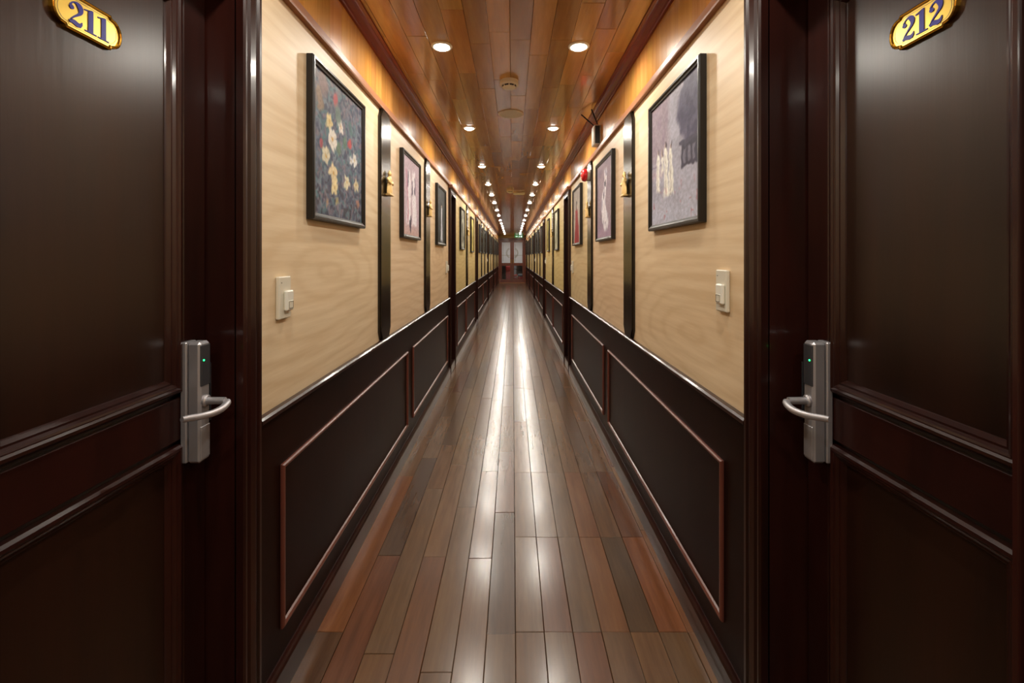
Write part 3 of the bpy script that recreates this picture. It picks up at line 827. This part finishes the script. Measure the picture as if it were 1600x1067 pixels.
# ------------------------------------------------------------------ pictures
rng = np.random.default_rng(5)
def vnoise(u, v, sx, sy, seed):
    r = np.random.default_rng(seed); g = r.random((64, 64))
    x = u*sx; y = v*sy
    xi = np.floor(x).astype(int); yi = np.floor(y).astype(int); fx = x - xi; fy = y - yi
    fx = fx*fx*(3 - 2*fx); fy = fy*fy*(3 - 2*fy)
    a = g[xi % 64, yi % 64]; b = g[(xi+1) % 64, yi % 64]; c = g[xi % 64, (yi+1) % 64]; d = g[(xi+1) % 64, (yi+1) % 64]
    return (a*(1-fx) + b*fx)*(1-fy) + (c*(1-fx) + d*fx)*fy
def lerp(img, col, m):
    m = np.clip(m, 0, 1)[..., None]
    return img*(1 - m) + np.array(col)/255.*m
def soft(d, w): return np.clip(.5 - d/w, 0, 1)
def blob(u, v, cx, cy, rx, ry, w=.3): return soft(np.sqrt(((u-cx)/rx)**2 + ((v-cy)/ry)**2) - 1, w)
def fill(u, col): return np.ones(u.shape + (3,)) * np.array(col)/255.
def p_flowers(u, v):
    im = fill(u, (98, 106, 124))
    im = lerp(im, (128, 116, 116), np.clip((v - .72)*3, 0, .8) * (1.15 - u*.6))
    for i, c in enumerate(((76, 84, 104), (118, 132, 142), (82, 116, 122), (128, 112, 122), (66, 70, 90))):
        im = lerp(im, c, np.clip((vnoise(u, v, 14 + 5*i, 22 + 4*i, 10 + i) - .58)*4, 0, .75))
    im = lerp(im, (58, 50, 58), np.clip((vnoise(u, v, 30, 30, 40) - .6)*4, 0, .8)*np.clip(.45 - v, 0, 1)*2.2)
    for i, (cx, cy, r, c) in enumerate(((.275,.684,.062,(222,204,150)), (.345,.575,.075,(226,220,210)), (.50,.712,.058,(220,212,204)), (.215,.441,.060,(214,206,178)), (.82,.518,.055,(214,212,206)),
                                        (.35,.325,.072,(226,208,166)), (.37,.235,.058,(224,208,160)), (.63,.30,.062,(212,206,176)), (.86,.306,.05,(206,194,160)), (.74,.50,.035,(206,206,208)), (.42,.12,.035,(150,150,122)), (.24,.1,.03,(160,140,130)), (.9,.16,.03,(160,120,110)))):
        ang = np.arctan2(v - cy, u - cx); rad = np.hypot(u - cx, (v - cy)*1.05)
        pet = r*1.15*(.74 + .30*np.abs(np.cos(2.5*ang + i)))
        im = lerp(im, c, soft(rad - pet, .02)*.95)
        im = lerp(im, tuple(int(x*.7) for x in c), soft(np.abs(np.cos(2.5*ang + i)) - .12, .2)*soft(rad - pet*.9, .02)*.5)
        im = lerp(im, (186, 140, 60), soft(rad - r*.2, .02)*.9)
    for cx, cy, r, c in ((.4,.87,.045,(190,86,90)), (.704,.626,.035,(190,70,70)), (.13,.5,.03,(170,76,84)), (.47,.526,.045,(104,128,104)), (.59,.60,.045,(92,124,104)), (.45,.78,.06,(110,130,120)), (.72,.75,.05,(84,112,112)), (.1,.8,.06,(150,126,104)), (.17,.93,.07,(140,116,112))):
        im = lerp(im, c, blob(u, v, cx, cy, r, r*1.2, .5)*.85)
    return im
def p_lake(u, v):
    im = fill(u, (176, 176, 192))
    im = lerp(im, (150, 146, 160), np.clip((vnoise(u, v, 5, 7, 3) - .45)*2, 0, .5))
    im = lerp(im, (156, 140, 152), np.clip((v - .45)*6, 0, 1)*soft(u - .42, .12)*.9)
    im = lerp(im, (146, 128, 146), np.clip((vnoise(u, v, 10, 12, 8) - .5)*3, 0, .8)*soft(u - .4, .1)*np.clip((v-.5)*5, 0, 1))
    edge = .66 + .05*np.sin(v*14) + .05*(vnoise(u, v, 3, 12, 21) - .5)
    im = lerp(im, (92, 88, 112), soft(edge - u, .05)*np.clip((v - .46)*20, 0, 1)*np.clip(1.25 - .3*v, 0, 1))
    im = lerp(im, (70, 66, 92), np.clip((vnoise(u, v, 16, 18, 9) - .5)*4, 0, .7)*soft(edge + .03 - u, .05)*np.clip((v - .46)*20, 0, 1))
    pav = soft(np.maximum(np.abs(u - .84) - .15, np.abs(v - .455) - .085 + .25*np.abs(u-.84)*0), .015)
    im = lerp(im, (60, 56, 74), pav)
    for cx in (.75, .83, .91): im = lerp(im, (126, 122, 140), soft(np.maximum(np.abs(u - cx) - .022, np.abs(v - .455) - .055), .012)*.8)
    im = lerp(im, (74, 70, 90), soft(np.maximum(np.abs(u - .84) - .19, np.abs(v - .55) - .018), .012))
    im = lerp(im, (182, 160, 172), soft(u - .30, .05)*np.clip((.5 - v)*14, 0, 1)*np.clip((v - .36)*14, 0, 1)*.8)
    im = lerp(im, (120, 108, 128), soft(np.maximum(np.abs(v - .5) - .006, u - .45), .01)*.7)
    for cx, top, bot, w in ((.17,.60,.27,.042), (.36,.61,.22,.048), (.47,.58,.22,.042), (.27,.57,.42,.028)):
        tt = np.clip((v - bot)/(top - bot), 0, 1)
        ww = w*(1.25 - .75*tt + .35*np.exp(-((tt - .78)/.1)**2))
        im = lerp(im, (236, 234, 224), soft(np.maximum(np.abs(u - cx) - ww, np.maximum(bot - v, v - top)), .028))
        im = lerp(im, (150, 140, 140), soft(np.maximum(np.abs(u - cx + .01) - ww*.2, np.maximum(bot - v, v - top + .06)), .012)*.5)
        im = lerp(im, (196, 172, 160), blob(u, v, cx + .004, top + .012, .016, .022)); im = lerp(im, (70, 58, 70), blob(u, v, cx + .016, top + .012, .012, .03)*.9)
    im = lerp(im, (196, 200, 218), np.clip((.2 - v)*4, 0, .6))
    im = lerp(im, (170, 110, 120), np.clip((vnoise(u, v, 22, 22, 77) - .82)*9, 0, .6)*np.clip((.35 - v)*6, 0, 1))
    return im
def p_gowns(bg, pink):
    def f(u, v):
        im = fill(u, bg); im = lerp(im, (200, 176, 190), np.clip((vnoise(u, v, 5, 7, 31) - .45)*2, 0, .5))
        im = lerp(im, (206, 172, 160), np.clip((.2 - v)*4, 0, .8))
        for cx, w, top in ((.36, .10, .82), (.66, .13, .86)):
            sway = .03*np.sin(v*7 + cx*9)
            ww = w*(1.3 - .75*np.clip((v - .12)/.8, 0, 1)) 
            im = lerp(im, (236, 230, 238), soft(np.maximum(np.abs(u - cx - sway) - ww, np.maximum(.14 - v, v - top)), .05))
        im = lerp(im, pink, soft(np.maximum(np.abs(u - .24 - .06*np.sin(v*5)) - .02, np.abs(v - .5) - .33), .03)*.8)
        for cx, y0, y1 in ((.55, .55, .74), (.72, .56, .78), (.3, .62, .8)):
            im = lerp(im, (70, 58, 84), soft(np.maximum(np.abs(u - cx) - .022, np.abs(v - (y0+y1)/2) - (y1-y0)/2), .03))
        for cx, cy in ((.40, .15), (.46, .20), (.44, .1)): im = lerp(im, (60, 48, 70), blob(u, v, cx, cy, .03, .06))
        return im
    return f
def p_whitefig(u, v):
    im = fill(u, (158, 140, 152)); im = lerp(im, (134, 118, 136), np.clip((vnoise(u, v, 6, 8, 52) - .45)*2.2, 0, .7))
    im = lerp(im, (176, 150, 176), np.clip((.25 - v)*4, 0, .7))
    cx = .52 + .07*np.sin(v*9 + .6)
    w = .085 + .13*np.clip((.66 - v)*2.2, 0, 1)*np.clip((v - .06)*6, 0, 1)
    m = soft(np.maximum(np.abs(u - cx) - w, np.maximum(.07 - v, v - .88)), .03)
    im = lerp(im, (228, 224, 232), m)
    im = lerp(im, (150, 142, 164), m*np.clip((vnoise(u, v, 14, 16, 53) - .55)*3, 0, .8))
    im = lerp(im, (72, 62, 82), blob(u, v, .56, .70, .05, .05) + blob(u, v, .47, .55, .03, .06)*.8)
    im = lerp(im, (226, 208, 200), blob(u, v, .55, .78, .03, .035))
    return im
def p_red(u, v):
    im = fill(u, (176, 166, 154)); im = lerp(im, (150, 138, 132), np.clip((vnoise(u, v, 5, 8, 62) - .45)*2, 0, .6))
    w = .14 + .16*np.clip((.55 - v)*2, 0, 1)
    im = lerp(im, (158, 26, 34), soft(np.maximum(np.abs(u - .45 - .04*np.sin(v*6)) - w, v - .62), .04))
    im = lerp(im, (96, 26, 34), soft(np.maximum(np.abs(u - .5) - .03, v - .55), .03)*.8)
    im = lerp(im, (60, 44, 44), blob(u, v, .46, .70, .09, .09)); im = lerp(im, (206, 176, 156), blob(u, v, .50, .67, .045, .06))
    return im
def p_dark(u, v):
    im = fill(u, (34, 38, 40)); im = lerp(im, (58, 64, 66), np.clip((vnoise(u, v, 6, 8, 71) - .5)*2.5, 0, .7))
    w = .06 + .07*np.clip((.5 - v)*2, 0, 1)
    im = lerp(im, (206, 212, 222), soft(np.maximum(np.abs(u - .55) - w, np.maximum(.04 - v, v - .66)), .04))
    im = lerp(im, (140, 160, 196), soft(np.maximum(np.abs(u - .57) - .015, v - .45), .03)*.8)
    im = lerp(im, (214, 188, 166), blob(u, v, .54, .70, .03, .045)); im = lerp(im, (18, 16, 18), blob(u, v, .52, .735, .05, .03))
    return im
def p_plain(bg, fg, seed):
    def f(u, v):
        im = fill(u, bg); im = lerp(im, fg, np.clip((vnoise(u, v, 9, 11, seed) - .5)*5, 0, .85))
        im = lerp(im, tuple(int(c*.5) for c in fg), blob(u, v, .5, .4, .16, .3)*.6)
        return im
    return f
def picture(s, yc, w, z0, z1, fn, label, res=90):
    W = SIDE[s]; h = z1 - z0
    e = empty('framed_picture', (s*W, yc, z0), wall_rz(s)); tag(e, label, 'picture', 'black-framed pictures along the corridor')
    pr = [(0, .002), (0, .024), (.004, .029), (.012, .029), (.018, .024), (.024, .022), (.026, .018), (.026, .002)]
    MB().sweep([(-w/2, 0), (w/2, 0), (w/2, h), (-w/2, h)], True, pr).build('frame', M['frame'], e)
    MB().box(.0004, .008, -w/2 + .015, w/2 - .015, .012, h - .02).build('backing_board', M['gap'], e)
    i = .024
    u, v = np.meshgrid(np.linspace(0, 1, res + 1), np.linspace(0, 1, res + 1), indexing='ij')
    wu = (vnoise(u, v, 12, 13, 201) - .5)*.035 + (vnoise(u, v, 31, 29, 202) - .5)*.022
    wv = (vnoise(u, v, 13, 11, 203) - .5)*.035 + (vnoise(u, v, 28, 33, 204) - .5)*.022
    im = fn(u + wu, v + wv)
    im = im*(1 + .16*(vnoise(u, v, 45, 60, 205) - .5)[..., None])
    col = lin(np.clip(im, 0, 1))
    X = np.full(u.size, .0165); Y = (-w/2 + i + (w - 2*i)*u).ravel(); Z = (i + (h - 2*i)*v).ravel()
    n = res + 1
    a = (np.arange(res)[:, None]*n + np.arange(res)[None, :]).ravel()
    me = bpy.data.meshes.new('canvas')
    vs = np.stack([X, Y, Z], 1)
    b = len(vs)
    y0, y1, zz0, zz1 = -w/2 + i, w/2 - i, i, h - i
    back = [(.0085, y0, zz0), (.0085, y1, zz0), (.0085, y1, zz1), (.0085, y0, zz1)]
    faces = np.stack([a, a + n, a + n + 1, a + 1], 1).tolist() + [(b, b+3, b+2, b+1)]
    c00, c10, c11, c01 = 0, res*n, res*n + res, res
    faces += [(c00, b, b+1, c10), (c10, b+1, b+2, c11), (c11, b+2, b+3, c01), (c01, b+3, b, c00)]
    me.from_pydata(vs.tolist() + back, [], faces)
    at = me.color_attributes.new('Col', 'FLOAT_COLOR', 'POINT')
    full = np.ones((b + 4, 4)); full[:b, :3] = col.reshape(-1, 3); full[b:, :3] = .1
    at.data.foreach_set('color', full.ravel())
    me.materials.append(M['paint'])
    link('canvas', me, e)
    return e
Z = CAM_Z
picture(-1, 1.85, .555, Z + .134, Z + .716, p_flowers, 'black-framed painting of pale flowers on a dark blue ground', 150)
picture(-1, 3.143, .55, Z + .126, Z + .702, p_gowns((196, 176, 190), (186, 112, 138)), 'black-framed painting of white-gowned figures on pale pink', 110)
picture(-1, 4.455, .53, Z + .115, Z + .696, p_dark, 'black-framed dark painting with one slim pale figure', 90)
picture(-1, 6.345, .50, Z + .102, Z + .684, p_plain((176, 176, 160), (92, 92, 84), 81), 'black-framed pale grey patterned picture past the second doorway', 60)
picture(-1, 7.87, .50, Z + .08, Z + .69, p_plain((206, 190, 110), (160, 140, 66), 82), 'black-framed yellow picture before the third doorway', 50)
picture(1, 1.845, .585, Z + .122, Z + .706, p_lake, 'black-framed painting of white-clad figures by a misty lake with dark trees', 150)
picture(1, 3.215, .57, Z + .118, Z + .712, p_whitefig, 'black-framed painting of a white dress figure on mauve', 110)
picture(1, 4.58, .56, Z + .120, Z + .716, p_red, 'black-framed painting of a figure in a long red dress', 90)
picture(1, 6.71, .53, Z + .10, Z + .70, p_plain((188, 184, 160), (150, 146, 120), 83), 'black-framed pale cream picture past the second doorway', 60)
picture(1, 8.30, .45, Z + .10, Z + .70, p_plain((196, 180, 96), (150, 128, 60), 84), 'black-framed mustard picture before the third doorway', 50)
far_l = [(9.75, (70, 78, 80)), (10.9, (96, 100, 92)), (12.05, (60, 64, 70)), (13.95, (88, 92, 96)), (15.4, (64, 70, 72)), (17.2, (96, 96, 90)), (18.25, (70, 74, 80)), (19.3, (80, 84, 84)), (20.95, (64, 70, 74)), (22.2, (60, 76, 66))]
far_r = [(10.3, (110, 96, 90)), (11.55, (84, 88, 92)), (12.8, (92, 100, 100)), (14.7, (96, 104, 116)), (16.4, (84, 92, 100)), (18.35, (70, 76, 82)), (19.7, (90, 96, 100)), (21.4, (64, 74, 72)), (22.4, (50, 74, 62))]
ordn = ['first', 'second', 'third', 'fourth', 'fifth', 'sixth', 'seventh', 'eighth', 'ninth', 'tenth']
for s, lst in ((-1, far_l), (1, far_r)):
    for i, (y, c) in enumerate(lst):
        picture(s, y, .5, Z + .09, Z + .70, p_plain(c, tuple(int(x*.7) for x in c), 90 + i), 'black-framed dusky picture, %s past the third doorway on the wall of the %s painting' % (ordn[i], 'flower' if s < 0 else 'lake'), 24)
